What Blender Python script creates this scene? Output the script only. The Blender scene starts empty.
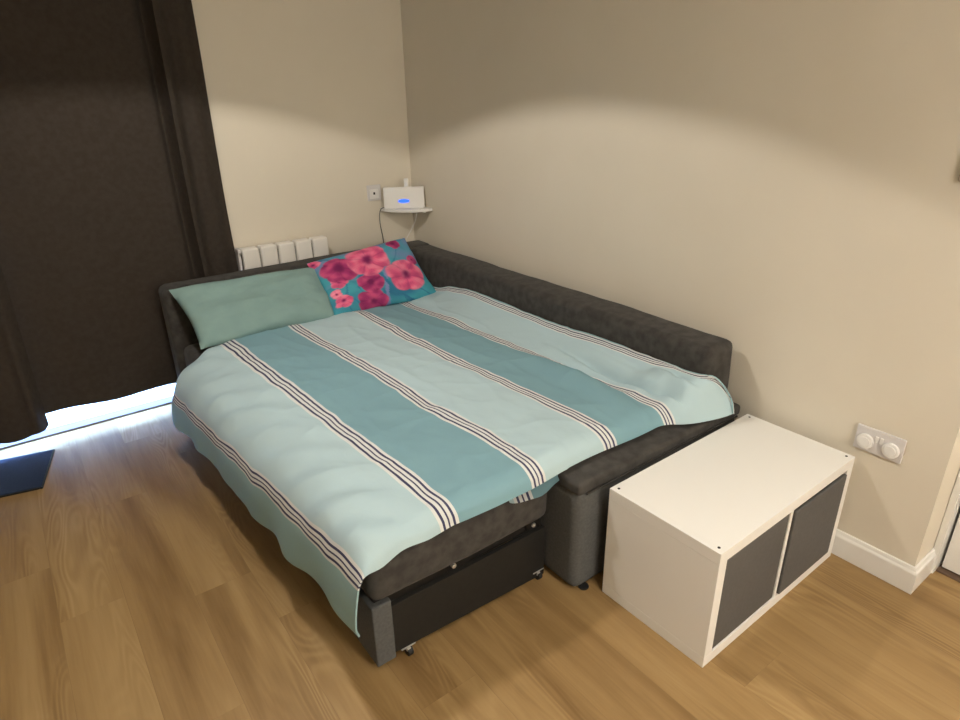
import bpy, bmesh, math, random
from mathutils import Vector, Matrix, noise
random.seed(7)
C = bpy.context.scene.collection
SC = bpy.context.scene

# ------------------------------------------------------------------ camera, world, lamps, exposure
cam = bpy.data.cameras.new('camera')
cam.sensor_width = 36.0
cam.lens = 631.1 / 960 * 36.0
cam.clip_start = 0.05
camo = bpy.data.objects.new('camera', cam)
C.objects.link(camo)
camo.location = (-2.0938, -3.5155, 1.5638)
camo.rotation_euler = (1.1627, 0.0187, -0.6451)
SC.camera = camo

SC.view_settings.view_transform = 'Standard'
SC.view_settings.look = 'None'
SC.view_settings.exposure = 0.25
SC.view_settings.gamma = 1.0
SC.view_settings.use_curve_mapping = False

w = bpy.data.worlds.new('daylight')
SC.world = w
w.use_nodes = True
w.node_tree.nodes['Background'].inputs[0].default_value = (0.26, 0.48, 1.0, 1)
w.node_tree.nodes['Background'].inputs[1].default_value = 62.0

def lamp(name, kind, loc, power, col, **kw):
    l = bpy.data.lights.new(name, kind)
    l.energy = power
    l.color = col
    for k, v in kw.items():
        setattr(l, k, v)
    o = bpy.data.objects.new(name, l)
    C.objects.link(o)
    o.location = loc
    return o

WARM = (1.0, 0.93, 0.84)
CONE = 2 * math.atan(2.08)
lamp('ceiling_spot', 'SPOT', (-1.62, -1.50, 2.30), 62, WARM, spot_size=CONE, spot_blend=0.045, shadow_soft_size=0.08)
# added fill spot near the camera, soft-edged, lightens the shadow before the bed
lamp('ceiling_spot', 'SPOT', (-1.30, -3.55, 2.30), 48, WARM, spot_size=math.radians(130), spot_blend=1.0, shadow_soft_size=0.10)
# added ambient fill behind the camera, no lamp known there
lamp('ambient_fill', 'POINT', (-1.15, -5.2, 1.90), 95, (1.0, 0.94, 0.85), shadow_soft_size=0.22)
# daylight portal in the patio door opening
pt = lamp('patio_daylight', 'AREA', (-2.285, 0.16, 1.05), 1, (1, 1, 1), shape='RECTANGLE', size=1.73, size_y=2.1)
pt.rotation_euler = (math.radians(-90), 0, 0)
pt.data.cycles.is_portal = True

# ------------------------------------------------------------------ materials
def mat(name, col=(.5, .5, .5), rough=.5, metal=0.0, spec=.5):
    m = bpy.data.materials.new(name)
    m.use_nodes = True
    b = m.node_tree.nodes['Principled BSDF']
    b.inputs['Base Color'].default_value = (*col, 1)
    b.inputs['Roughness'].default_value = rough
    b.inputs['Metallic'].default_value = metal
    b.inputs['Specular IOR Level'].default_value = spec
    return m

class NT:
    def __init__(s, m):
        s.t = m.node_tree
        s.b = s.t.nodes['Principled BSDF']
    def n(s, kind, **kw):
        nd = s.t.nodes.new(kind)
        for a, v in kw.items():
            if a.startswith('i_'):
                key = a[2:]
                nd.inputs[int(key) if key.isdigit() else key.replace('_', ' ')].default_value = v
            else:
                setattr(nd, a, v)
        return nd
    def l(s, a, b):
        s.t.links.new(a, b)
    def math(s, op, a, b=None):
        nd = s.n('ShaderNodeMath', operation=op)
        for i, v in enumerate((a, b)):
            if v is None:
                continue
            if isinstance(v, (int, float)):
                nd.inputs[i].default_value = v
            else:
                s.l(v, nd.inputs[i])
        return nd.outputs[0]
    def ramp(s, fac, stops, interp='LINEAR'):
        r = s.n('ShaderNodeValToRGB')
        r.color_ramp.interpolation = interp
        e = r.color_ramp.elements
        while len(e) > 1:
            e.remove(e[-1])
        e[0].position = stops[0][0]
        e[0].color = (*stops[0][1], 1)
        for p, c in stops[1:]:
            x = e.new(p)
            x.color = (*c, 1)
        s.l(fac, r.inputs[0])
        return r.outputs[0]
    def bump(s, h, strength, dist=.002):
        b = s.n('ShaderNodeBump', i_Strength=strength, i_Distance=dist)
        s.l(h, b.inputs['Height'])
        s.l(b.outputs[0], s.b.inputs['Normal'])

def noisy(name, c1, c2, scale, rough=.6, bump=0.0, bscale=None, bdist=.002, spec=.5, stretch=(1, 1, 1)):
    m = mat(name, c1, rough, spec=spec)
    t = NT(m)
    tc = t.n('ShaderNodeTexCoord')
    mp = t.n('ShaderNodeMapping')
    mp.inputs['Scale'].default_value = stretch
    t.l(tc.outputs['Object'], mp.inputs[0])
    nz = t.n('ShaderNodeTexNoise', i_Scale=scale, i_Detail=5.0)
    t.l(mp.outputs[0], nz.inputs['Vector'])
    t.l(t.ramp(nz.outputs[0], [(.35, c1), (.65, c2)]), t.b.inputs['Base Color'])
    if bump:
        n2 = t.n('ShaderNodeTexNoise', i_Scale=bscale or scale, i_Detail=3.0)
        t.l(mp.outputs[0], n2.inputs['Vector'])
        t.bump(n2.outputs[0], bump, bdist)
    return m

WALL = noisy('cream_wall_paint', (.70, .645, .540), (.72, .665, .560), 3, .75, .12, 220, .001)
CEIL = noisy('white_ceiling_paint', (.82, .80, .75), (.84, .82, .77), 4, .8)
GLOSSW = mat('white_gloss_paint', (.80, .79, .76), .28)
LAMINATE = mat('white_laminate', (.83, .82, .79), .38)
PLASTIC = mat('white_plastic', (.80, .79, .77), .35)
PLASTICG = mat('grey_white_plastic', (.66, .64, .64), .35)
RADM = mat('white_radiator_enamel', (.80, .78, .74), .35)
BLACKBOARD = noisy('black_chipboard', (.006, .0055, .0045), (.009, .008, .0065), 60, .7)
BLACKM = mat('black_metal', (.006, .006, .006), .5)
CHROME = mat('steel', (.62, .62, .60), .35, .6)
RUBBER = mat('dark_rubber', (.012, .012, .012), .6)
DARK = mat('dark_hole', (.02, .02, .02), .8)
CABLEB = mat('black_cable', (.10, .10, .10), .5)
CABLEW = mat('white_cable', (.75, .73, .70), .5)
ALU = mat('aluminium_sill', (.16, .13, .14), .5, .3)
UPVC = mat('white_upvc', (.80, .80, .80), .3)
LED = mat('blue_light', (.02, .1, .9), .4)
LED.node_tree.nodes['Principled BSDF'].inputs['Emission Color'].default_value = (.015, .09, 1, 1)
LED.node_tree.nodes['Principled BSDF'].inputs['Emission Strength'].default_value = 1.7
GREYBOX = noisy('grey_drawer_fibre', (.088, .085, .082), (.098, .095, .092), 90, .7)
MATM = noisy('navy_doormat', (.008, .018, .050), (.014, .028, .072), 240, .95, .6, 300, .004)
PATIO = noisy('pale_patio_paving', (.62, .62, .62), (.72, .72, .72), 6, .8)

def velvet():
    m = noisy('charcoal_velvet', (.044, .041, .038), (.070, .066, .061), 26, .9, .25, 380, .0015, spec=.15)
    b = m.node_tree.nodes['Principled BSDF']
    b.inputs['Sheen Weight'].default_value = .08
    b.inputs['Sheen Roughness'].default_value = .45
    return m
SOFA = velvet()
WEAVE = noisy('grey_woven_upholstery', (.090, .092, .092), (.110, .112, .112), 120, .9, .35, 420, .0015, spec=.2)

def curtain_mat():
    m = noisy('dark_brown_blackout_fabric', (.040, .032, .026), (.048, .039, .032), 40, .9, .15, 500, .001, spec=.15)
    return m
CURT = curtain_mat()

def glass():
    m = bpy.data.materials.new('clear_glass')
    m.use_nodes = True
    nt = m.node_tree
    nt.nodes.clear()
    o = nt.nodes.new('ShaderNodeOutputMaterial')
    mx = nt.nodes.new('ShaderNodeMixShader')
    tr = nt.nodes.new('ShaderNodeBsdfTransparent')
    gl = nt.nodes.new('ShaderNodeBsdfGlossy')
    gl.inputs['Roughness'].default_value = .02
    tr.inputs[0].default_value = (.93, .96, .96, 1)
    mx.inputs[0].default_value = .06
    nt.links.new(tr.outputs[0], mx.inputs[1])
    nt.links.new(gl.outputs[0], mx.inputs[2])
    nt.links.new(mx.outputs[0], o.inputs[0])
    return m
GLASS = glass()

def floor_mat():
    m = mat('oak_laminate', (.3, .2, .1), .42, spec=.35)
    t = NT(m)
    tc = t.n('ShaderNodeTexCoord')
    sep = t.n('ShaderNodeSeparateXYZ')
    t.l(tc.outputs['Object'], sep.inputs[0])
    W, L = .19, 1.28
    row = t.math('FLOOR', t.math('DIVIDE', sep.outputs[0], W))
    wr = t.n('ShaderNodeTexWhiteNoise', noise_dimensions='1D')
    t.l(row, wr.inputs['W'])
    yy = t.math('ADD', t.math('DIVIDE', sep.outputs[1], L), wr.outputs['Value'])
    col = t.math('FLOOR', yy)
    cb = t.n('ShaderNodeCombineXYZ')
    t.l(row, cb.inputs[0]); t.l(col, cb.inputs[1])
    wn = t.n('ShaderNodeTexWhiteNoise', noise_dimensions='2D')
    t.l(cb.outputs[0], wn.inputs['Vector'])
    # grain coordinates, shifted per plank
    gx = t.math('ADD', sep.outputs[0], t.math('MULTIPLY', wn.outputs['Value'], 7.0))
    gy = t.math('ADD', sep.outputs[1], t.math('MULTIPLY', wn.outputs['Value'], 13.0))
    g = t.n('ShaderNodeCombineXYZ')
    t.l(gx, g.inputs[0]); t.l(gy, g.inputs[1])
    def tex(sx, sy, **kw):
        mp = t.n('ShaderNodeMapping')
        mp.inputs['Scale'].default_value = (sx, sy, 1)
        t.l(g.outputs[0], mp.inputs[0])
        nz = t.n('ShaderNodeTexNoise', i_Scale=1.0, **kw)
        t.l(mp.outputs[0], nz.inputs['Vector'])
        return nz.outputs[0]
    broad = tex(11, .9, i_Detail=3.0, i_Distortion=.6)          # soft long streaks
    ring = tex(9, 1.3, i_Detail=1.0, i_Distortion=.3)           # cathedral figure: contour lines of a stretched noise
    fig = t.math('POWER', t.math('ABSOLUTE', t.math('SINE', t.math('MULTIPLY', ring, 55.0))), 3.0)
    mask = tex(5, .8, i_Detail=1.0)
    fig = t.math('MULTIPLY', fig, t.math('MAXIMUM', 0.0, t.math('MULTIPLY', t.math('SUBTRACT', mask, .50), 3.2)))
    fine = tex(120, 6, i_Detail=4.0, i_Roughness=.6)
    n2 = fine
    f = t.math('ADD', t.math('ADD', t.math('MULTIPLY', broad, .54), .06), t.math('MULTIPLY', fig, .20))
    f = t.math('ADD', f, t.math('MULTIPLY', fine, .12))
    f = t.math('ADD', f, t.math('MULTIPLY', wn.outputs['Value'], .055))
    c = t.ramp(f, [(.28, (.195, .112, .042)), (.44, (.315, .200, .083)), (.58, (.395, .264, .118)), (.80, (.500, .355, .180))])
    # thin joint between planks
    fx = t.math('FRACT', t.math('DIVIDE', sep.outputs[0], W))
    fy = t.math('FRACT', yy)
    jx = t.math('LESS_THAN', fx, .008)
    jy = t.math('MULTIPLY', t.math('LESS_THAN', fy, .0014), .5)
    j = t.math('MULTIPLY', t.math('MAXIMUM', jx, jy), .22)
    mx = t.n('ShaderNodeMix', data_type='RGBA')
    t.l(j, mx.inputs[0]); t.l(c, mx.inputs[6])
    mx.inputs[7].default_value = (.09, .05, .025, 1)
    t.l(mx.outputs[2], t.b.inputs['Base Color'])
    t.bump(n2, .06, .001)
    return m
FLOOR = floor_mat()

PALE = (.475, .630, .685)
TEAL = (.225, .395, .460)
WHITE = (.74, .76, .75)
AQUA = (.330, .520, .560)
NAVY = (.055, .060, .125)
def duvet_mat():
    m = mat('striped_cotton', PALE, .85, spec=.2)
    t = NT(m)
    uv = t.n('ShaderNodeUVMap', uv_map='cloth')
    sep = t.n('ShaderNodeSeparateXYZ')
    t.l(uv.outputs[0], sep.inputs[0])
    P = .3225
    # u in metres from stripe F; two panels make one repeat; u=0 is the middle of a stripe band
    hb = .029                                     # half width of a stripe band
    f = t.math('FRACT', t.math('DIVIDE', t.math('ADD', sep.outputs[0], hb + 4 * P), 2 * P))
    def s(x):
        return x / (2 * P)
    st = []
    for base, after in ((0, PALE), (P, TEAL)):
        cuts = [(0, WHITE), (.0095, NAVY), (.0170, WHITE), (.0253, NAVY), (.0327, WHITE), (.0410, NAVY), (.0485, WHITE), (.058, after)]
        st += [(s(base + a), c) for a, c in cuts]
    c = t.ramp(f, st, 'CONSTANT')
    out = t.math('MAXIMUM', t.math('GREATER_THAN', sep.outputs[0], 1.6125 + .029), t.math('LESS_THAN', sep.outputs[0], -.029))
    m0 = t.n('ShaderNodeMix', data_type='RGBA')
    t.l(out, m0.inputs[0]); t.l(c, m0.inputs[6])
    m0.inputs[7].default_value = (*AQUA, 1)
    c = m0.outputs[2]
    # woven tone
    nz = t.n('ShaderNodeTexNoise', i_Scale=900.0, i_Detail=1.0)
    t.l(uv.outputs[0], nz.inputs['Vector'])
    mx = t.n('ShaderNodeMix', data_type='RGBA', blend_type='MULTIPLY')
    mx.inputs[0].default_value = .10
    t.l(c, mx.inputs[6]); t.l(nz.outputs[0], mx.inputs[7])
    t.l(mx.outputs[2], t.b.inputs['Base Color'])
    n2 = t.n('ShaderNodeTexNoise', i_Scale=16.0, i_Detail=4.0, i_Distortion=.8)
    t.l(uv.outputs[0], n2.inputs['Vector'])
    t.bump(n2.outputs[0], .16, .012)
    return m
DUVET = duvet_mat()
PILLOW = noisy('sage_cotton', (.215, .330, .318), (.235, .355, .340), 8, .9, .35, 22, .008, spec=.15)

def flower_mat():
    m = mat('floral_print', (.1, .3, .35), .85, spec=.2)
    t = NT(m)
    a = t.n('ShaderNodeVertexColor', layer_name='print')
    t.l(a.outputs[0], t.b.inputs['Base Color'])
    return m
FLORAL = flower_mat()

# ------------------------------------------------------------------ builders
ORG = {}
def link(name, me, parent=None):
    o = bpy.data.objects.new(name, me)
    C.objects.link(o)
    if parent:
        o.parent = parent
    return o

def thing(name, label, cat, loc=(0, 0, 0), rz=0.0, group=None, local=False):
    """Empty at the base of a thing; its parts are built in room coordinates unless local."""
    o = link(name, None)
    o.location = loc
    o.rotation_euler = (0, 0, rz)
    o['label'] = label
    o['category'] = cat
    if group:
        o['group'] = group
    ORG[o.name] = Vector((0, 0, 0)) if local else Vector(loc)
    return o

def tag(o, label, cat, group=None):
    o['label'] = label
    o['category'] = cat
    if group:
        o['group'] = group
    return o

def obj(name, bm, m, parent=None, smooth=40, base=None):
    """Link a bmesh as ONE mesh object. Under a parent the coordinates are moved to the parent's base."""
    if parent:
        off = ORG[parent.name]
    else:
        off = Vector(base) if base else Vector((0, 0, 0))
    if off.length:
        bmesh.ops.translate(bm, vec=-off, verts=bm.verts[:])
    me = bpy.data.meshes.new(name)
    bm.normal_update()
    bm.to_mesh(me)
    bm.free()
    for x in (m if isinstance(m, (list, tuple)) else [m]):
        me.materials.append(x)
    if smooth:
        me.polygons.foreach_set('use_smooth', [True] * len(me.polygons))
        me.set_sharp_from_angle(angle=math.radians(smooth))
    o = link(name, me, parent)
    if smooth and smooth < 60:
        wn = o.modifiers.new('weighted_normals', 'WEIGHTED_NORMAL')
        wn.keep_sharp = True
    if parent:
        ORG[o.name] = off
    else:
        o.location = off
        ORG[o.name] = off
    return o

def struct(name, bm, m, **kw):
    o = obj(name, bm, m, **kw)
    o['kind'] = 'structure'
    return o

def bx(bm, x0, x1, y0, y1, z0, z1, bev=0.0, seg=2, mtx=None):
    t = bmesh.new()
    v = [t.verts.new((x, y, z)) for z in (z0, z1) for y in (y0, y1) for x in (x0, x1)]
    for f in ((0, 2, 3, 1), (4, 5, 7, 6), (0, 1, 5, 4), (2, 6, 7, 3), (0, 4, 6, 2), (1, 3, 7, 5)):
        t.faces.new([v[i] for i in f])
    if bev:
        bmesh.ops.bevel(t, geom=t.edges[:], offset=bev, segments=seg, profile=.5, affect='EDGES', clamp_overlap=True)
    join(bm, t, mtx)
    return bm

def join(bm, t, mtx=None):
    t.verts.index_update()
    vs = [bm.verts.new(mtx @ v.co if mtx else v.co) for v in t.verts]
    for f in t.faces:
        nf = bm.faces.new([vs[v.index] for v in f.verts])
        nf.material_index = f.material_index
    t.free()

def box(*a, **k):
    return bx(bmesh.new(), *a, **k)

def prism(bm, pts, axis, a, b, bev=0.0):
    """Extrude a closed outline along an axis; pts are the other two coordinates in x,y,z order."""
    t = bmesh.new()
    def put(p, d):
        q = list(p)
        q.insert(axis, d)
        return q
    lo = [t.verts.new(put(p, a)) for p in pts]
    hi = [t.verts.new(put(p, b)) for p in pts]
    n = len(pts)
    t.faces.new(lo); t.faces.new(hi[::-1])
    for i in range(n):
        t.faces.new([lo[i], hi[i], hi[(i + 1) % n], lo[(i + 1) % n]])
    bmesh.ops.recalc_face_normals(t, faces=t.faces[:])
    if bev:
        bmesh.ops.bevel(t, geom=t.edges[:], offset=bev, segments=2, profile=.5, affect='EDGES', clamp_overlap=True)
    join(bm, t)
    return bm

def cyl(bm, c, r, h, axis='Z', seg=24, bev=0.0, r2=None):
    t = bmesh.new()
    bmesh.ops.create_cone(t, cap_ends=True, segments=seg, radius1=r, radius2=r if r2 is None else r2, depth=h)
    if bev:
        ed = [e for e in t.edges if abs(e.verts[0].co.z - e.verts[1].co.z) < 1e-6]
        bmesh.ops.bevel(t, geom=ed, offset=bev, segments=2, profile=.5, affect='EDGES')
    R = {'Z': Matrix.Identity(4), 'X': Matrix.Rotation(math.pi / 2, 4, 'Y'), 'Y': Matrix.Rotation(math.pi / 2, 4, 'X')}[axis]
    join(bm, t, Matrix.Translation(c) @ R)
    return bm

def tube(bm, pts, r, seg=8):
    """Round cable through points (smoothed)."""
    P = [Vector(p) for p in pts]
    path = []
    for i in range(len(P) - 1):
        p0, p1, p2, p3 = P[max(i - 1, 0)], P[i], P[i + 1], P[min(i + 2, len(P) - 1)]
        for k in range(6):
            t = k / 6
            path.append(.5 * ((2 * p1) + (p2 - p0) * t + (2 * p0 - 5 * p1 + 4 * p2 - p3) * t * t + (3 * p1 - p0 - 3 * p2 + p3) * t ** 3))
    path.append(P[-1])
    rings = []
    for i, p in enumerate(path):
        d = (path[min(i + 1, len(path) - 1)] - path[max(i - 1, 0)]).normalized()
        a = d.cross(Vector((.31, .77, .53))).normalized()
        b = d.cross(a)
        rings.append([bm.verts.new(p + r * (math.cos(q) * a + math.sin(q) * b)) for q in [2 * math.pi * k / seg for k in range(seg)]])
    for A, B in zip(rings, rings[1:]):
        for k in range(seg):
            bm.faces.new([A[k], A[(k + 1) % seg], B[(k + 1) % seg], B[k]])
    bm.faces.new(rings[0][::-1]); bm.faces.new(rings[-1])
    return bm

def fbm(x, y, z=0.0, o=3):
    return noise.fractal(Vector((x, y, z)), 1.0, 2.0, o)

def sstep(a, b, x):
    t = max(0.0, min(1.0, (x - a) / (b - a)))
    return t * t * (3 - 2 * t)

# ------------------------------------------------------------------ the room
XL, YF, ZC = -4.3, -6.2, 2.33          # left wall, wall behind the camera, ceiling
YE = -3.054                            # where the right wall ends at the doorway recess
XD = 0.19                              # depth of the doorway recess
struct('floor', box(XL - .15, XD + .3, YF - .15, .02, -.06, 0), FLOOR)
struct('ceiling', box(XL - .15, XD + .3, YF - .15, .2, ZC, ZC + .1), CEIL)
# back wall with the patio door opening
DX0, DX1, DZ = -3.15, -1.42, 2.10
bm = bmesh.new()
bx(bm, DX1, .16, 0, .2, -.06, ZC)
bx(bm, XL - .15, DX0, 0, .2, -.06, ZC)
bx(bm, DX0, DX1, 0, .2, DZ, ZC)
struct('wall_back', bm, WALL)
# right wall, ends at the recess; lintel over the door and the wall beyond
bm = bmesh.new()
bx(bm, 0, .16, YE, 0, -.06, ZC)
bx(bm, .16, XD + .16, YE, YE + .1, -.06, ZC)
bx(bm, 0, XD + .16, -4.02, YE, 2.06, ZC)
bx(bm, 0, XD + .16, YF, -4.02, -.06, ZC)
bx(bm, XD + .08, XD + .16, -4.02, YE, -.06, 2.06)  # added backing behind the door, stops outside light at its gaps
struct('wall_right', bm, WALL)
struct('wall_left', box(XL - .15, XL, YF, 0, -.06, ZC), WALL)
struct('wall_front', box(XL - .15, .35, YF - .15, YF, -.06, ZC), WALL)

# baseboards with a rounded moulding on top
def base_profile():
    return [(0, 0), (.016, 0), (.016, .074), (.013, .081), (.0095, .085), (.0085, .091), (.006, .096), (0, .097)]
bm = bmesh.new()
# mitred run: along the right wall, round the corner and into the recess
path = [(-.0005, -.02, -1, 0), (-.0005, YE - .0005, -1, -1), (XD - .04, YE - .0005, 0, -1)]
rings = []
for px, py, nx, ny in path:
    rings.append([bm.verts.new((px + nx * d, py + ny * d, z)) for d, z in base_profile()])
for A, B in zip(rings, rings[1:]):
    n = len(A)
    for i in range(n):
        bm.faces.new([A[i], B[i], B[(i + 1) % n], A[(i + 1) % n]])
bm.faces.new(rings[0]); bm.faces.new(rings[-1][::-1])
bmesh.ops.recalc_face_normals(bm, faces=bm.faces[:])
struct('baseboard_right', bm, GLOSSW, smooth=25)
bm = prism(bmesh.new(), [(0 - d, z) for d, z in base_profile()], 0, DX1 + .05, -.02)
struct('baseboard_back', bm, GLOSSW, smooth=25)

# the internal door at the end of the right wall
bm = bmesh.new()
bx(bm, XD - .045, XD + .06, YE - .022, YE - .001, 0, 2.05, .003)
bx(bm, XD - .045, XD + .06, -4.02, -3.99, 0, 2.05, .003)
bx(bm, XD - .045, XD + .06, -4.02, YE - .001, 2.03, 2.059, .003)
struct('trim_1', bm, GLOSSW)
bm = box(XD, XD + .04, -3.985, YE - .030, .014, 2.024, .002)
d2 = struct('door_2', bm, GLOSSW)
h = obj('door_handle', cyl(cyl(bmesh.new(), (XD - .006, -3.92, 1.02), .026, .012, 'X', bev=.002), (XD - .04, -3.87, 1.02), .009, .10, 'Y', bev=.002), CHROME, d2)
struct('trim_2', box(XD - .02, XD + .06, -3.99, YE - .022, -.001, .008, .002), mat('brown_threshold', (.12, .075, .05), .5))

# patio door behind the curtains
bm = bmesh.new()
fw = .07
bx(bm, DX0 + .002, DX0 + fw, .012, .07, .0, DZ - .002, .004)
bx(bm, DX1 - fw, DX1 - .002, .012, .07, .0, DZ - .002, .004)
bx(bm, DX0 + fw, DX1 - fw, .012, .07, DZ - fw, DZ - .002, .004)
bx(bm, -2.95, -2.86, .012, .07, .0, DZ - fw, .004)
d1 = struct('door_1', bm, UPVC)
obj('door_glass', box(DX0 + fw, DX1 - fw, .038, .044, .010, DZ - fw), GLASS, d1)
obj('door_sill', box(DX0 + .002, DX1 - .002, -.012, .068, -.02, .011, .003), ALU, d1)
struct('patio', box(-7, 3, .07, 9, -.12, -.015), PATIO)
bm = bmesh.new()  # added unseen board screen, cuts the low sky light under the curtain hems
for k in range(62):
    bx(bm, -7 + k * .16, -7 + k * .16 + .15, 2.0, 2.03, -.02, 2.5)
struct('sky_blocker', bm, noisy('brown_blocker_boards', (.16, .11, .07), (.22, .15, .10), 5, .8, stretch=(4, 4, .3)))

# ------------------------------------------------------------------ curtains
def curtain(name, label, x0, x1, zb, folds, ybase, seed):
    """folds: function x,t -> y offset (t=0 hem, 1 top)."""
    bm = bmesh.new()
    nx, nz = int((x1 - x0) / .008), 60
    g = []
    for j in range(nz + 1):
        t = j / nz
        row = []
        for i in range(nx + 1):
            s = i / nx
            x = x0 + (x1 - x0) * s
            z0 = zb(x)
            z = z0 + (2.26 - z0) * t
            y = ybase + folds(x, t) + .004 * fbm(x * 4, z * 1.5, seed)
            dx = .012 * math.sin(z * 3.1 + seed) * (1 - t) * (s - .5) * 2
            row.append(bm.verts.new((x + dx, y, z)))
        g.append(row)
    for j in range(nz):
        for i in range(nx):
            bm.faces.new([g[j][i], g[j][i + 1], g[j + 1][i + 1], g[j + 1][i]])
    th = .005
    bmesh.ops.recalc_face_normals(bm, faces=bm.faces[:])
    bmesh.ops.solidify(bm, geom=bm.faces[:], thickness=th)
    o = obj(name, bm, CURT, base=((x0 + x1) / 2, ybase, 0), smooth=60)
    return tag(o, label, 'curtain', None)

def gauss(x, c, w):
    return math.exp(-((x - c) / w) ** 2)

def folds_r(x, t):
    d = x + 1.335
    y = -.060 * math.exp(-(d / (.032 if d > 0 else .011)) ** 2) + .034 * gauss(x, -1.372, .020)
    y += .012 * gauss(x, -1.27, .03) + .045 * sstep(-1.235, -1.15, x)
    y += .008 * math.sin((x + 1.4) * 7.0) * sstep(-1.45, -1.7, x)
    y += -.014 * gauss(x, -1.95, .13) * (1 - .5 * t)
    return y * (.75 + .4 * t)

def folds_l(x, t):
    return .024 * math.sin((x + 2.16) * 15.0) * (1 - .35 * t) - .020 * gauss(x, -2.205, .022) + .030 * gauss(x, -2.155, .020)

curtain('curtain', 'dark brown blackout curtain next to the bare wall, its hem behind the sofa bed',
        -2.27, -1.143, lambda x: .139 + .014 * sstep(-1.9, -2.15, x) + .004 * math.sin(x * 18), folds_r, -.072, 1.0)
curtain('curtain', 'dark curtain at the far left, hanging lower and overlapping in front, over the doormat',
        -3.22, -2.160, lambda x: .098 + .016 * math.sin((x + 2.22) * 16) * 1.0 - .012 * gauss(x, -2.175, .02), folds_l, -.130, 4.0)
t = thing('curtain_pole', 'black curtain pole above the patio door carrying both dark curtains', 'curtain pole', (-2.2, -.1, 2.27))
obj('pole', cyl(bmesh.new(), (-2.2, -.10, 2.275), .014, 2.3, 'X', bev=.003), BLACKM, t)
for x in (-3.2, -1.2):
    obj('bracket', bx(bmesh.new(), x - .012, x + .012, -.1, -.001, 2.268, 2.282, .003), BLACKM, t)

# ------------------------------------------------------------------ doormat
t = thing('doormat', 'dark navy doormat lying on the floor below the left curtain', 'doormat', (-2.515, -.29, 0), math.radians(-12.3), local=True)
obj('mat_surface', box(-.30, .30, -.17, .17, .001, .012, .004), MATM, t)
bm = bmesh.new()
bx(bm, -.306, -.294, -.176, .176, .0005, .009, .003); bx(bm, .294, .306, -.176, .176, .0005, .009, .003)
bx(bm, -.294, .294, -.176, -.166, .0005, .009, .003); bx(bm, -.294, .294, .166, .176, .0005, .009, .003)
obj('rubber_edge', bm, RUBBER, t)

# ------------------------------------------------------------------ sofa bed
YB = -2.265                       # front of the pull-out
t = SB = thing('sofa_bed', 'charcoal grey corner sofa bed pulled out into a double bed along the walls', 'sofa bed', (-.8, -1.3, 0))
def fabric(bm, amp=.004, seed=0.0, sc=3.0):
    for v in bm.verts:
        v.co += Vector((fbm(v.co.y * sc, v.co.z * sc, seed), fbm(v.co.x * sc, v.co.z * sc, seed + 3), fbm(v.co.x * sc, v.co.y * sc, seed + 7))) * amp
    return bm
def soft_box(x0, x1, y0, y1, z0, z1, r, cell=.06, amp=.004, seed=0.0, bulge=0.0):
    """Upholstered block: rounded edges, surface cut into cells, gently uneven, slightly crowned."""
    bm = box(x0, x1, y0, y1, z0, z1, bev=r, seg=5)
    for ax, lo, hi in ((0, x0, x1), (1, y0, y1), (2, z0, z1)):
        n = max(1, int((hi - lo) / cell))
        for i in range(1, n):
            co = [0, 0, 0]; no = [0, 0, 0]
            co[ax] = lo + (hi - lo) * i / n; no[ax] = 1
            bmesh.ops.bisect_plane(bm, geom=bm.verts[:] + bm.edges[:] + bm.faces[:], plane_co=co, plane_no=no, dist=.0005)
    if bulge:
        c = Vector(((x0 + x1) / 2, (y0 + y1) / 2, (z0 + z1) / 2)); h = Vector(((x1 - x0) / 2, (y1 - y0) / 2, (z1 - z0) / 2))
        for v in bm.verts:
            q = [(v.co[i] - c[i]) / h[i] for i in range(3)]
            f = [max(0.0, 1 - abs(a) ** 3) for a in q]
            v.co += bulge * Vector((q[0] * f[1] * f[2], q[1] * f[0] * f[2], q[2] * f[0] * f[1]))
    return fabric(bm, amp, seed)

obj('backrest', soft_box(-.215, -.045, -2.345, -.125, .42, .690, .030, .06, .006, 2.0, .006), SOFA, t)
obj('headboard', soft_box(-1.578, -.05, -.305, -.145, .06, .702, .035, .06, .006, 5.0, .006), SOFA, t)
# fixed seat along the right wall; its upholstered end panel and top
obj('seat_base', soft_box(-.891, -.03, -2.390, -.31, .007, .405, .035, .08, .002, 8.0), WEAVE, t)
obj('seat_top', soft_box(-.895, -.026, -2.394, -.31, .392, .437, .014, .06, .003, 9.0), SOFA, t)
obj('seam', tube(bmesh.new(), [(-.86, -2.394, .394), (-.5, -2.394, .394), (-.05, -2.394, .394)], .0035), SOFA, t)
for x, y in ((-.838, -2.382), (-.10, -2.382)):
    obj('foot', cyl(bmesh.new(), (x, y, .0045), .018, .009, seg=20, bev=.003), RUBBER, t)
# pull-out frame on castors
pf = obj('pull_out_frame', bx(bx(bx(bmesh.new(), -1.557, -1.495, YB, -.33, .026, .246, .005, 3), -1.50, -.92, -.36, -.33, .05, .25, .004),
         -1.495, -.92, -2.20, -.36, .19, .215), WEAVE, t)
obj('end_board', prism(bmesh.new(), [(-1.496, .042), (-.909, .012), (-.909, .212), (-1.496, .220)], 1, YB + .004, YB + .022, .002), BLACKBOARD, pf)
obj('mattress_rail', bx(box(-1.53, -.92, YB + .02, YB + .05, .215, .285, .003), -1.54, -1.50, YB + .02, -.4, .245, .285, .003), BLACKM, pf)
for x, z in ((-1.274, .240), (-.955, .236)):
    b = cyl(bmesh.new(), (x, YB + .014, z), .008, .014, 'Y', 16, .003)
    obj('bolt', b, CHROME, pf)
obj('hinge', bx(box(-.985, -.925, YB + .012, YB + .022, .226, .256, .002), -.935, -.922, YB + .01, YB + .02, .218, .30, .002), BLACKM, pf)
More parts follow.
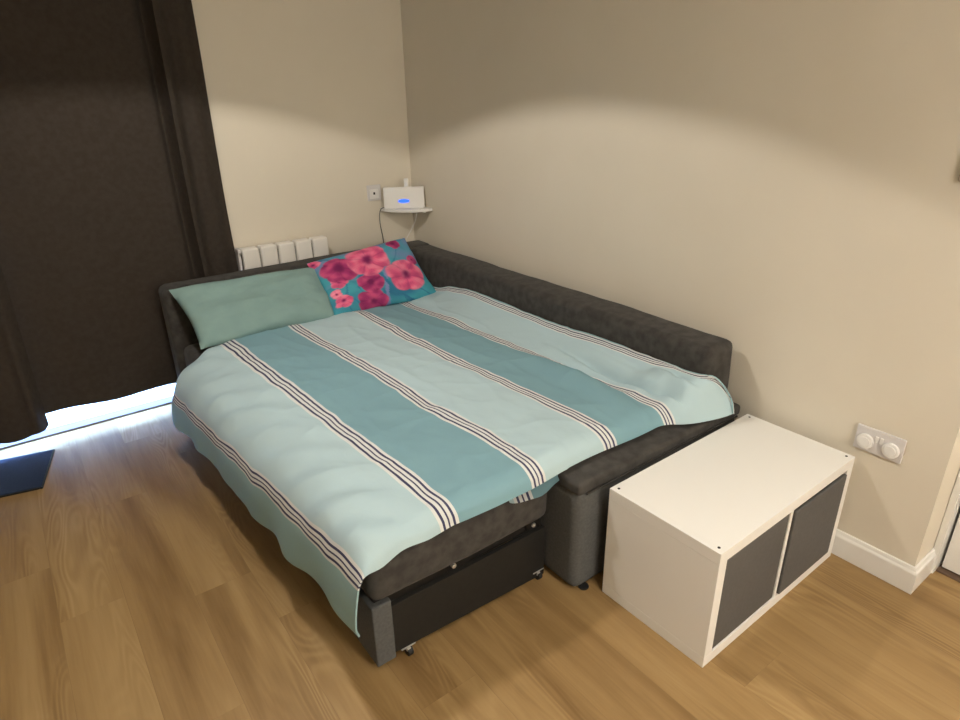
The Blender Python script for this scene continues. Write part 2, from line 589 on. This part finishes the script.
def castor(x, y):
    c = obj('castor', bx(cyl(bx(bmesh.new(), x - .024, x + .024, y - .010, y + .024, .036, .040, .001), (x, y, .031), .006, .016, seg=12), x - .007, x + .007, y - .012, y + .012, .020, .034, .003), CHROME, pf)
    obj('wheel', cyl(bmesh.new(), (x + .003, y - .002, .0165), .0165, .018, 'X', 24, .003), RUBBER, c)
castor(-1.452, YB + .012)
castor(-.935, YB + .012)
castor(-1.47, -.5)
m_ = obj('mattress', soft_box(-1.562, -.915, -2.292, -.34, .270, .437, .036, .05, .006, 12.0, .006), SOFA, t)

# ------------------------------------------------------------------ duvet
def poly_at(pts, u):
    """Position along a rounded cross-section given by (u, x, z) control points (Catmull-Rom)."""
    n = len(pts)
    i = 0
    while i < n - 2 and u > pts[i + 1][0]:
        i += 1
    p1, p2 = pts[i], pts[i + 1]
    p0, p3 = pts[max(i - 1, 0)], pts[min(i + 2, n - 1)]
    h = p2[0] - p1[0]
    t = (u - p1[0]) / h
    out = []
    for k in (1, 2):
        m1 = (p2[k] - p0[k]) / max(p2[0] - p0[0], 1e-6) * h
        m2 = (p3[k] - p1[k]) / max(p3[0] - p1[0], 1e-6) * h
        out.append((2 * t ** 3 - 3 * t * t + 1) * p1[k] + (t ** 3 - 2 * t * t + t) * m1 + (-2 * t ** 3 + 3 * t * t) * p2[k] + (t ** 3 - t * t) * m2)
    return out

def section(t):
    """Cross-section at head (t=0) to foot (t=1): right edge up the backrest to left hem."""
    fl = 1 - t
    xo = .075 * (1 - t) ** 1.3          # extra flare near the head
    rise = sstep(0, .22, t)             # the duvet climbs the backrest beyond the cushions
    zt = .492
    hem = .172 + .035 * t + .008 * math.sin(t * 9)
    k = sstep(.35, 1.0, t)
    return [(-.035, -.236, .520 + .065 * rise),
            (.0, -.240, .507 + .060 * rise),
            (.10, -.275, .502 + .030 * rise),
            (.200, -.345, .505),
            (.3225, -.425, zt),
            (.645, -.715, zt + .008),
            (.9675, -1.045, zt + .006),
            (1.29, -1.370, zt),
            (1.40, -1.480 - .3 * xo - .010 * k, zt - .012 + .010 * k),
            (1.49, -1.560 - .6 * xo - .010 * k, zt - .045 + .022 * k),
            (1.56, -1.603 - .8 * xo - .003 * k, zt - .095 + .022 * k),
            (1.635, -1.622 - .9 * xo, .335 + .012 * k),
            (1.75, -1.628 - xo, .25),
            (1.83, -1.622 - 1.2 * xo, hem)]

def duvet():
    bm = bmesh.new()
    uvl = bm.loops.layers.uv.new('cloth')
    NU, NT_ = 230, 250
    U0, U1 = -.035, 1.83
    top = []
    for j in range(NT_ + 1):
        t = j / NT_
        sec = section(t)
        row = []
        for i in range(NU + 1):
            u = U0 + (U1 - U0) * i / NU
            x, z = poly_at(sec, u)
            yh = -.585 - .03 * math.sin(u * 4) * .5 - .10 * sstep(1.25, 1.6, u) + .10 * sstep(1.60, 1.83, u) + .09 * sstep(.30, .05, u)
            yf = -2.318 + .006 * math.sin(u * 11) + .012 * sstep(1.5, 1.83, u)
            # rumpled right-hand corner spills over the end of the backrest
            cr = sstep(.36, .06, u)
            yf -= .115 * cr
            y = yh + (yf - yh) * t
            v = Vector((x, y, z))
            side = sstep(1.44, 1.60, u)             # 1 on the hanging side
            flat = 1 - side
            # puffed filling, quilted softly
            e = min(t, 1 - t) * (yh - yf)
            edge = math.sqrt(max(0.0, 1 - max(0.0, 1 - e / .075) ** 2))
            v.z -= flat * (1 - edge) * ((.052 + .03 * cr) if t > .5 else .006)
            b = fbm(x * 2.6 + 3, y * 2.2, 0, 2) * .013 + fbm(x * 7, y * 4.5, 5, 3) * .0065
            # long creases that run with the stripes, and short ones across
            r1 = 1 - abs(noise.noise(Vector((x * 5.2 + y * 1.3, y * 1.5 - x * .6, 2.0))) * 2)
            b += .004 * max(0, r1) ** 4
            r2 = 1 - abs(noise.noise(Vector((x * 2.4 - y * 2.2, y * 5.0 + x * 3.0, 8.0))) * 2)
            b += .003 * max(0, r2) ** 4
            v.z += flat * b * (.35 + .65 * edge)
            # diagonal gathers over the left shoulder
            sh = gauss(u, 1.45, .13)
            gth = math.sin((y * 1.0 + x * .9) * 34 + 3 * noise.noise(Vector((y * 2, x * 2, 1))))
            amp = .0105 * sh * (.4 + .6 * max(0, noise.noise(Vector((y * 1.7, 4, 2))) + .4))
            v.z += amp * gth; v.x -= amp * gth * .5
            # hanging side folds
            fold = math.sin(y * 21 + 2.2 * noise.noise(Vector((y * 2.5, 0, 3)))) * .6 + noise.noise(Vector((y * 9, u * 3, 6)))
            v.x += side * (.002 + .008 * sstep(1.55, 1.83, u)) * fold
            v.z += side * sstep(1.6, 1.83, u) * .016 * noise.noise(Vector((y * 5, 0, 9)))
            # a swag that swallows the fifth stripe near the foot
            yy = (y + 1.93) / .26
            v.z += .040 * math.exp(-((x + .475 - .06 * (y + 1.9)) / .050) ** 2 - yy * yy)
            v.z -= .016 * math.exp(-((x + .385) / .045) ** 2 - yy * yy)
            v.x += .035 * math.exp(-((u - .34) / .10) ** 2 - yy * yy)
            # a long fold along the backrest side, deepening towards the foot
            lf = sstep(-1.55, -2.0, y) * (1 - .8 * sstep(-2.26, -2.38, y))
            uc = .165 + .03 * math.sin(y * 5) + .03 * (y + 2)
            v.z += lf * (.013 * gauss(u, uc - .055, .035) - .030 * gauss(u, uc, .018) + .010 * gauss(u, uc + .05, .03))
            # puffed and folded corner bulge by the end of the backrest
            g2 = math.exp(-((u - .10) / .13) ** 2 - ((y + 2.30) / .17) ** 2)
            v.z += .045 * g2
            v.x += .100 * math.exp(-((u - .02) / .13) ** 2) * sstep(-2.325, -2.43, y)
            v.z -= .055 * sstep(.30, .10, u) * sstep(-2.36, -2.43, y)
            fo = math.sin((x * .5 + y * 1.0) * 40 + 2 * noise.noise(Vector((x * 6, y * 6, 2)))) * math.exp(-((u - .16) / .14) ** 2 - ((y + 2.22) / .15) ** 2)
            v.z += .008 * fo + .007 * math.sin(u * 70 + y * 25) * g2
            if u < 1.4:
                v.z = max(v.z, .40 + .052 * sstep(-.95, -.86, v.x))     # rests on the seat top
            row.append((v, u + (-.035 + .085 * t) * sstep(.0, .3, u) + .010 * noise.noise(Vector((u * 3, y * 3.2, 1.5))) + (.005 + .006 * gauss(u, 1.6, .2)) * noise.noise(Vector((u * 8, y * 11, 4))), y))
        top.append(row)
    # smooth normals for the offset
    def nrm(j, i):
        a = top[min(j + 1, NT_)][i][0] - top[max(j - 1, 0)][i][0]
        b = top[j][min(i + 1, NU)][0] - top[j][max(i - 1, 0)][0]
        n = b.cross(a)
        return n.normalized() if n.length > 1e-9 else Vector((0, 0, 1))
    A, B = [], []
    for j in range(NT_ + 1):
        ra, rb = [], []
        for i in range(NU + 1):
            v, u, y = top[j][i]
            n = nrm(j, i)
            if n.z < 0 and i < NU * .7:
                n = -n
            dj = min(j, NT_ - j) / NT_ * 1.75
            di = min(i, NU - i) / NU * 1.86
            th = .005 + .019 * sstep(0, .07, min(dj, di)) * (1 - .55 * sstep(1.45, 1.6, u))
            ra.append(bm.verts.new(v))
            rb.append(bm.verts.new(v - n * th))
        A.append(ra); B.append(rb)
    def face(vs, uvs):
        f = bm.faces.new(vs)
        for lp, uv in zip(f.loops, uvs):
            lp[uvl].uv = uv
    def uv(j, i):
        return (top[j][i][1], top[j][i][2])
    for j in range(NT_):
        for i in range(NU):
            q = [(j, i), (j, i + 1), (j + 1, i + 1), (j + 1, i)]
            face([A[a][b] for a, b in q][::-1], [uv(*p) for p in q][::-1])
            face([B[a][b] for a, b in q], [uv(*p) for p in q])
    for j in range(NT_):
        for i, fl in ((0, 1), (NU, 0)):
            vs = [A[j][i], A[j + 1][i], B[j + 1][i], B[j][i]]; us = [uv(j, i), uv(j + 1, i), uv(j + 1, i), uv(j, i)]
            face(vs[::-1] if fl else vs, us[::-1] if fl else us)
    for i in range(NU):
        for j, fl in ((0, 0), (NT_, 1)):
            vs = [A[j][i], A[j][i + 1], B[j][i + 1], B[j][i]]; us = [uv(j, i), uv(j, i + 1), uv(j, i + 1), uv(j, i)]
            face(vs[::-1] if fl else vs, us[::-1] if fl else us)
    bmesh.ops.recalc_face_normals(bm, faces=bm.faces[:])
    o = obj('duvet', bm, DUVET, base=(-.9, -1.45, .45), smooth=70)
    return tag(o, 'pale aqua and teal striped duvet spread over the sofa bed', 'duvet')
dv = duvet()
# the lower layer of the cover shows under the front edge
bm = bmesh.new()
uvl = bm.loops.layers.uv.new('cloth')
rows = []
for i in range(41):
    x = -1.10 + .22 * i / 40
    w_ = math.sin(math.pi * i / 40) ** .6
    ys = -2.300 - .006 * math.sin(x * 30)
    rows.append([(bm.verts.new((x, ys - .012 + .02 * k, .422 - .022 * w_ + .03 * k + .002 * math.sin(x * 60))), (.645 - (x + 1.045) * .9, ys + .03 * k)) for k in (0, .5, 1)])
for a, b in zip(rows, rows[1:]):
    for k in (0, 1):
        q = [a[k], b[k], b[k + 1], a[k + 1]]
        f = bm.faces.new([p[0] for p in q])
        for lp, p in zip(f.loops, q):
            lp[uvl].uv = p[1]
bmesh.ops.solidify(bm, geom=bm.faces[:], thickness=.004)
obj('lower_layer', bm, DUVET, dv, smooth=70)

# ------------------------------------------------------------------ pillows
def pillow_mesh(bm, TL, TR, BR, BL, T, sag=.03, seed=0.0, pinch=.05, n=56, color=None):
    """Stuffed rectangle between four corners: two skins meeting in a seam, pointed corners."""
    TL, TR, BR, BL = map(Vector, (TL, TR, BR, BL))
    nrm_ = (TR - TL).cross(BL - TL).normalized()
    if nrm_.z < 0:
        nrm_ = -nrm_
    cl = bm.loops.layers.float_color.new('print') if color else None
    g = {}
    for sgn in (1, -1):
        for j in range(n + 1):
            for i in range(n + 1):
                a, b = 2 * i / n - 1, 2 * j / n - 1
                border = i in (0, n) or j in (0, n)
                if border and sgn == -1:
                    g[sgn, j, i] = g[1, j, i]
                    continue
                aa = a * (1 - pinch * (1 - b * b) * abs(a) ** 3)
                bb = b * (1 - pinch * (1 - a * a) * abs(b) ** 3)
                s, q = (aa + 1) / 2, (bb + 1) / 2
                p = TL.lerp(TR, s).lerp(BL.lerp(BR, s), q)
                th = T * (max(0, 1 - a ** 4) * max(0, 1 - b ** 4)) ** .55
                wr = fbm(a * 2 + seed, b * 2, seed, 3) * .010 + .008 * math.sin((a * 3 + b * 6) + seed) * (1 - a * a)
                th2 = th + wr * min(1, th / T * 1.6)
                p = p + nrm_ * (th2 * (1 if sgn == 1 else -.55)) + nrm_ * (.012 * fbm(a * 1.3, b * 1.3, seed + 9, 2))
                g[sgn, j, i] = bm.verts.new(p)
    for sgn in (1, -1):
        for j in range(n):
            for i in range(n):
                q = [(j, i), (j, i + 1), (j + 1, i + 1), (j + 1, i)]
                vs = [g[(sgn,) + x] for x in q]
                f = bm.faces.new(vs if sgn == 1 else vs[::-1])
                if color:
                    q2 = q if sgn == 1 else q[::-1]
                    for lp, (jj, ii) in zip(f.loops, q2):
                        lp[cl] = color(2 * ii / n - 1, 1 - 2 * jj / n)
    bmesh.ops.recalc_face_normals(bm, faces=bm.faces[:])
    return bm

bm = pillow_mesh(bmesh.new(), (-1.560, -.338, .712), (-.785, -.345, .700), (-.850, -.600, .484), (-1.525, -.600, .486), .066, seed=2.0)
tag(obj('pillow', bm, PILLOW, base=(-1.18, -.47, .45), smooth=80), 'plain sage green pillow leaning on the headboard below the radiator', 'pillow')

def srgb(r, g, b):
    f = lambda c: ((c / 255 + .055) / 1.055) ** 2.4 if c > 10 else c / 255 / 12.92
    return (f(r), f(g), f(b))
def mix(a, b, t):
    return tuple(x + (y - x) * t for x, y in zip(a, b))
TEALP = srgb(70, 155, 172); TEALD = srgb(52, 118, 150); BLUEP = srgb(118, 135, 180)
PINK = srgb(226, 98, 138); PINKL = srgb(240, 150, 172); MAG = srgb(165, 55, 110); DARKM = srgb(115, 35, 85)
# centre x, centre y, radius, petals, turn, light colour, dark colour; square runs -1..1, y up
FLOWERS = [(-.02, .46, .44, 5, .3, PINK, MAG), (.52, -.26, .42, 5, 1.1, PINK, MAG), (-.62, .36, .36, 5, .8, MAG, DARKM),
           (-.72, -.02, .17, 5, .2, PINK, MAG), (-.18, -.26, .26, 4, .5, MAG, DARKM), (.62, .80, .15, 5, .4, MAG, DARKM), (.82, .16, .13, 4, .4, MAG, DARKM),
           (-.28, -.82, .30, 5, 1.4, MAG, DARKM), (-.78, -.62, .17, 5, .1, PINK, MAG), (-.84, -.34, .12, 4, .6, PINKL, PINK), (-.93, .84, .13, 4, .6, PINK, MAG)]
def flower_print(a, b):
    wx = a + .03 * noise.noise(Vector((a * 4, b * 4, 1))); wy = b + .03 * noise.noise(Vector((a * 4, b * 4, 7)))
    nz = noise.noise(Vector((a * 2.2, b * 2.2, 3)))
    c = mix(TEALP, BLUEP if b > -.1 else TEALD, max(0, min(1, nz * 1.4 + .2 + .5 * max(0, b))))
    # leaves and stems
    st = abs(noise.noise(Vector((a * 3.2 + 5, b * 1.6, 2))))
    if st < .045 and abs(a) < .85:
        c = mix(c, TEALD, .8)
    if abs(wx - (.12 + .18 * (b + .2))) < .035 and b < .2:
        c = BLUEP
    if abs(wx - (.05 + .4 * b * b)) < .03 and b < 0:
        c = TEALD
    for fx, fy, r, k, ph, lt, dk in FLOWERS[::-1]:
        dx, dy = (wx - fx), (wy - fy) * .78
        d = math.hypot(dx, dy); th = math.atan2(dy, dx)
        lobe = abs(math.cos(k * (th + ph) / 2))
        R = r * (.84 + .16 * lobe ** .6 + .10 * noise.noise(Vector((th * 1.3, fx * 9, 5))))
        if d < R:
            q = d / R
            col = mix(dk, lt, sstep(.10, .42, q))
            col = mix(col, PINKL if lt == PINK else PINK, .45 * sstep(.62, .95, q) * lobe)
            vein = abs(math.sin(th * k * 3 + 4 * noise.noise(Vector((dx * 9, dy * 9, 2)))))
            col = mix(col, dk, .40 * (1 - sstep(0, .6, vein)) * (1 - .5 * q))
            col = mix(col, dk, .55 * (1 - sstep(0, .35, lobe)))
            v_ = noise.noise(Vector((a * 6, b * 6, fx * 5)))
            col = mix(col, dk if v_ < 0 else (PINKL if lt == PINK else PINK), min(.5, abs(v_) * 1.1))
            col = mix(DARKM, col, sstep(.06, .30, q + .08 * v_))
            c = mix(col, c, sstep(.90, 1.0, q))
    return (*c, 1)

bm = pillow_mesh(bmesh.new(), (-.878, -.352, .728), (-.270, -.340, .772), (-.235, -.628, .480), (-.868, -.615, .486), .060, seed=6.0, n=120, color=flower_print)
tag(obj('cushion', bm, FLORAL, base=(-.54, -.47, .45), smooth=80), 'teal cushion printed with pink flowers, leaning in the sofa corner', 'cushion')

# ------------------------------------------------------------------ white storage unit
t = thing('storage_unit', 'low white cube storage unit with two grey drawers at the foot of the sofa bed', 'storage unit', (-.8008, -2.8247, 0), .0089, local=True)
W_, D_, H_ = .765, .39, .415
TK = .038
obj('top_panel', box(0, W_, 0, D_, H_ - TK, H_, .0015), LAMINATE, t)
obj('bottom_panel', box(0, W_, 0, D_, 0.0005, TK, .0015), LAMINATE, t)
for x in (0, W_ - TK):
    obj('side_panel', box(x + .0002, x + TK - .0002, .0002, D_ - .0002, TK + .0003, H_ - TK - .0003, .001), LAMINATE, t)
obj('divider', box(W_ / 2 - .008, W_ / 2 + .008, .002, D_ - .01, TK, H_ - TK, .001), LAMINATE, t)
obj('back_panel', box(TK, W_ - TK, D_ - .010, D_ - .004, TK, H_ - TK), LAMINATE, t)
def drawer(x0, x1, y0, gap):
    bm = bmesh.new()
    z0, z1 = TK + .003, H_ - TK - gap
    bx(bm, x0, x1, y0, y0 + .012, z0, z1, .004, 3)
    bx(bm, x0 + .002, x0 + .010, y0 + .012, y0 + .34, z0, z1 - .004, .002)
    bx(bm, x1 - .010, x1 - .002, y0 + .012, y0 + .34, z0, z1 - .004, .002)
    bx(bm, x0 + .010, x1 - .010, y0 + .332, y0 + .34, z0, z1 - .004, .002)
    bx(bm, x0 + .010, x1 - .010, y0 + .012, y0 + .332, z0, z0 + .008)
    return bm
obj('drawer', drawer(TK + .004, W_ / 2 - .011, .003, .006), GREYBOX, t)
obj('drawer', drawer(W_ / 2 + .016, W_ - TK - .003, -.004, .012), GREYBOX, t)
for x, y in ((.020, .020), (.020, D_ - .020), (W_ - .020, .020), (W_ - .020, D_ - .020)):
    obj('screw', cyl(bmesh.new(), (x, y, H_ + .0002), .0042, .002, seg=16, bev=.0004), DARK, t)

# ------------------------------------------------------------------ radiator
t = thing('radiator', 'white panel electric radiator on the wall between the curtain and the corner, behind the headboard', 'radiator', (-.88, -.06, .25))
x0, x1 = -1.130, -.632
n = 5
w_ = (x1 - x0) / n
for i in range(n):
    a = x0 + i * w_ + .0045
    b = x0 + (i + 1) * w_ - .0045
    bm = bmesh.new()
    bx(bm, a, b, -.100, -.030, .24, .792, .010, 4)
    obj('fin', bm, RADM, t)
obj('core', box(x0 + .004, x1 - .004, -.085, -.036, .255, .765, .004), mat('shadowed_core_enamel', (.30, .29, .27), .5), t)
obj('end_cap', bx(bx(bmesh.new(), x0 - .014, x0 + .001, -.075, -.030, .30, .790, .004), x0 - .018, x0 + .001, -.098, -.040, .775, .796, .003), PLASTICG, t)
for x in (-1.02, -.76):
    obj('wall_bracket', box(x - .015, x + .015, -.036, -.001, .35, .72, .003), RADM, t)

# ------------------------------------------------------------------ corner shelf, router, sockets, cables
R_ = .235
pts = [(-.001, -.001), (-R_, -.001)] + [(-R_ * math.cos(q), -R_ * math.sin(q)) for q in [math.pi / 2 * k / 24 for k in range(1, 24)]] + [(-.001, -R_)]
t = thing('corner_shelf', 'small white quarter-round shelf fixed in the room corner under the router', 'shelf', (-.08, -.08, .875))
bm = bmesh.new()
prism(bm, pts, 2, .878, .896, .003)
obj('shelf_board', bm, LAMINATE, t)
for ax in (0, 1):
    a = (-.16, -.006) if ax == 0 else (-.006, -.16)
    obj('bracket', box(min(a[0], -.02), -.002 if ax == 0 else -.002, min(a[1], -.006) if ax == 0 else -.16, -.002 if ax == 0 else -.02, .858, .8775, .002), LAMINATE, t)

t = thing('router', 'white wireless router with a blue light standing on the corner shelf', 'router', (-.126, -.116, .8965), math.radians(-32), local=True)
bm = bmesh.new()
rw, rh = .122, .124
# gently tapered case, leaning back a little
t_ = bmesh.new()
prof = [(-.020, 0), (.026, 0), (.020, rh), (-.008, rh)]
prism(t_, prof, 0, -rw, rw)
bmesh.ops.bevel(t_, geom=t_.edges[:], offset=.006, segments=3, profile=.5, affect='EDGES', clamp_overlap=True)
join(bm, t_)
obj('body', bm, PLASTIC, t)
bm = bmesh.new()
cyl(bm, (0, 0, 0), 1, 1, 'Y', 32)
for v in bm.verts:
    v.co = Vector((v.co.x * .034, v.co.y * .002, v.co.z * .011))
bmesh.ops.rotate(bm, cent=(0, 0, 0), matrix=Matrix.Rotation(math.radians(-5.8), 3, 'X'), verts=bm.verts[:])
bmesh.ops.translate(bm, vec=(-.002, -.0158, .044), verts=bm.verts[:])
obj('indicator_light', bm, LED, t)
obj('antenna', bx(bmesh.new(), .004, .032, .012, .026, .06, .172, .006, 3), PLASTIC, t)

def plate(name, label, cat, loc, face):
    return thing(name, label, cat, loc)

# single socket on the back wall
t = thing('wall_socket', 'square white single wall socket on the back wall left of the router', 'socket', (-.268, 0, .99))
obj('faceplate', box(-.314, -.222, -.010, -.0005, .944, 1.036, .003), PLASTICG, t)
obj('module', box(-.300, -.240, -.0135, -.0095, .956, 1.012, .002), PLASTIC, t)
obj('port', box(-.277, -.265, -.0145, -.013, .980, .994), DARK, t)

tag(obj('power_cable', tube(bmesh.new(), [(-.215, -.06, .905), (-.242, -.045, .90), (-.252, -.028, .87), (-.248, -.015, .80), (-.236, -.012, .72), (-.230, -.012, .62), (-.24, -.014, .5)], .0024), CABLEB, base=(-.24, -.02, .7)),
    'thin black cable hanging down the back wall from the corner shelf', 'cable')
tag(obj('data_cable', tube(bmesh.new(), [(-.016, -.08, .875), (-.028, -.08, .824), (-.045, -.08, .783), (-.078, -.08, .737), (-.111, -.08, .691), (-.135, -.09, .64), (-.14, -.10, .56)], .0028), CABLEW, base=(-.05, -.15, .7)),
    'thin white cable hanging from under the right side of the corner shelf', 'cable')

# double socket with round safety covers, right wall
t = thing('double_socket', 'grey white double wall socket with two round covers beside the storage unit', 'socket', (0, -2.865, .477))
obj('faceplate', box(-.010, -.0005, -2.938, -2.792, .434, .520, .003), PLASTICG, t)
for y in (-2.826, -2.904):
    c = cyl(bmesh.new(), (-.014, y, .471), .026, .012, 'X', 40, .004)
    cyl(c, (-.021, y, .471), .017, .004, 'X', 32, .0015)
    obj('safety_cover', c, PLASTIC, t)
for y in (-2.858, -2.872):
    obj('rocker_switch', box(-.013, -.0095, y - .005, y + .005, .478, .500, .0015), PLASTIC, t)

t = thing('light_switch', 'switch plate on the right wall at the right edge of the photo', 'switch', (0, -2.928, 1.345))
obj('faceplate', box(-.010, -.0005, -2.972, -2.884, 1.305, 1.391, .003), mat('beige_plastic', (.42, .34, .27), .4), t)
obj('rocker', box(-.014, -.0095, -2.945, -2.913, 1.328, 1.366, .002), PLASTICG, t)
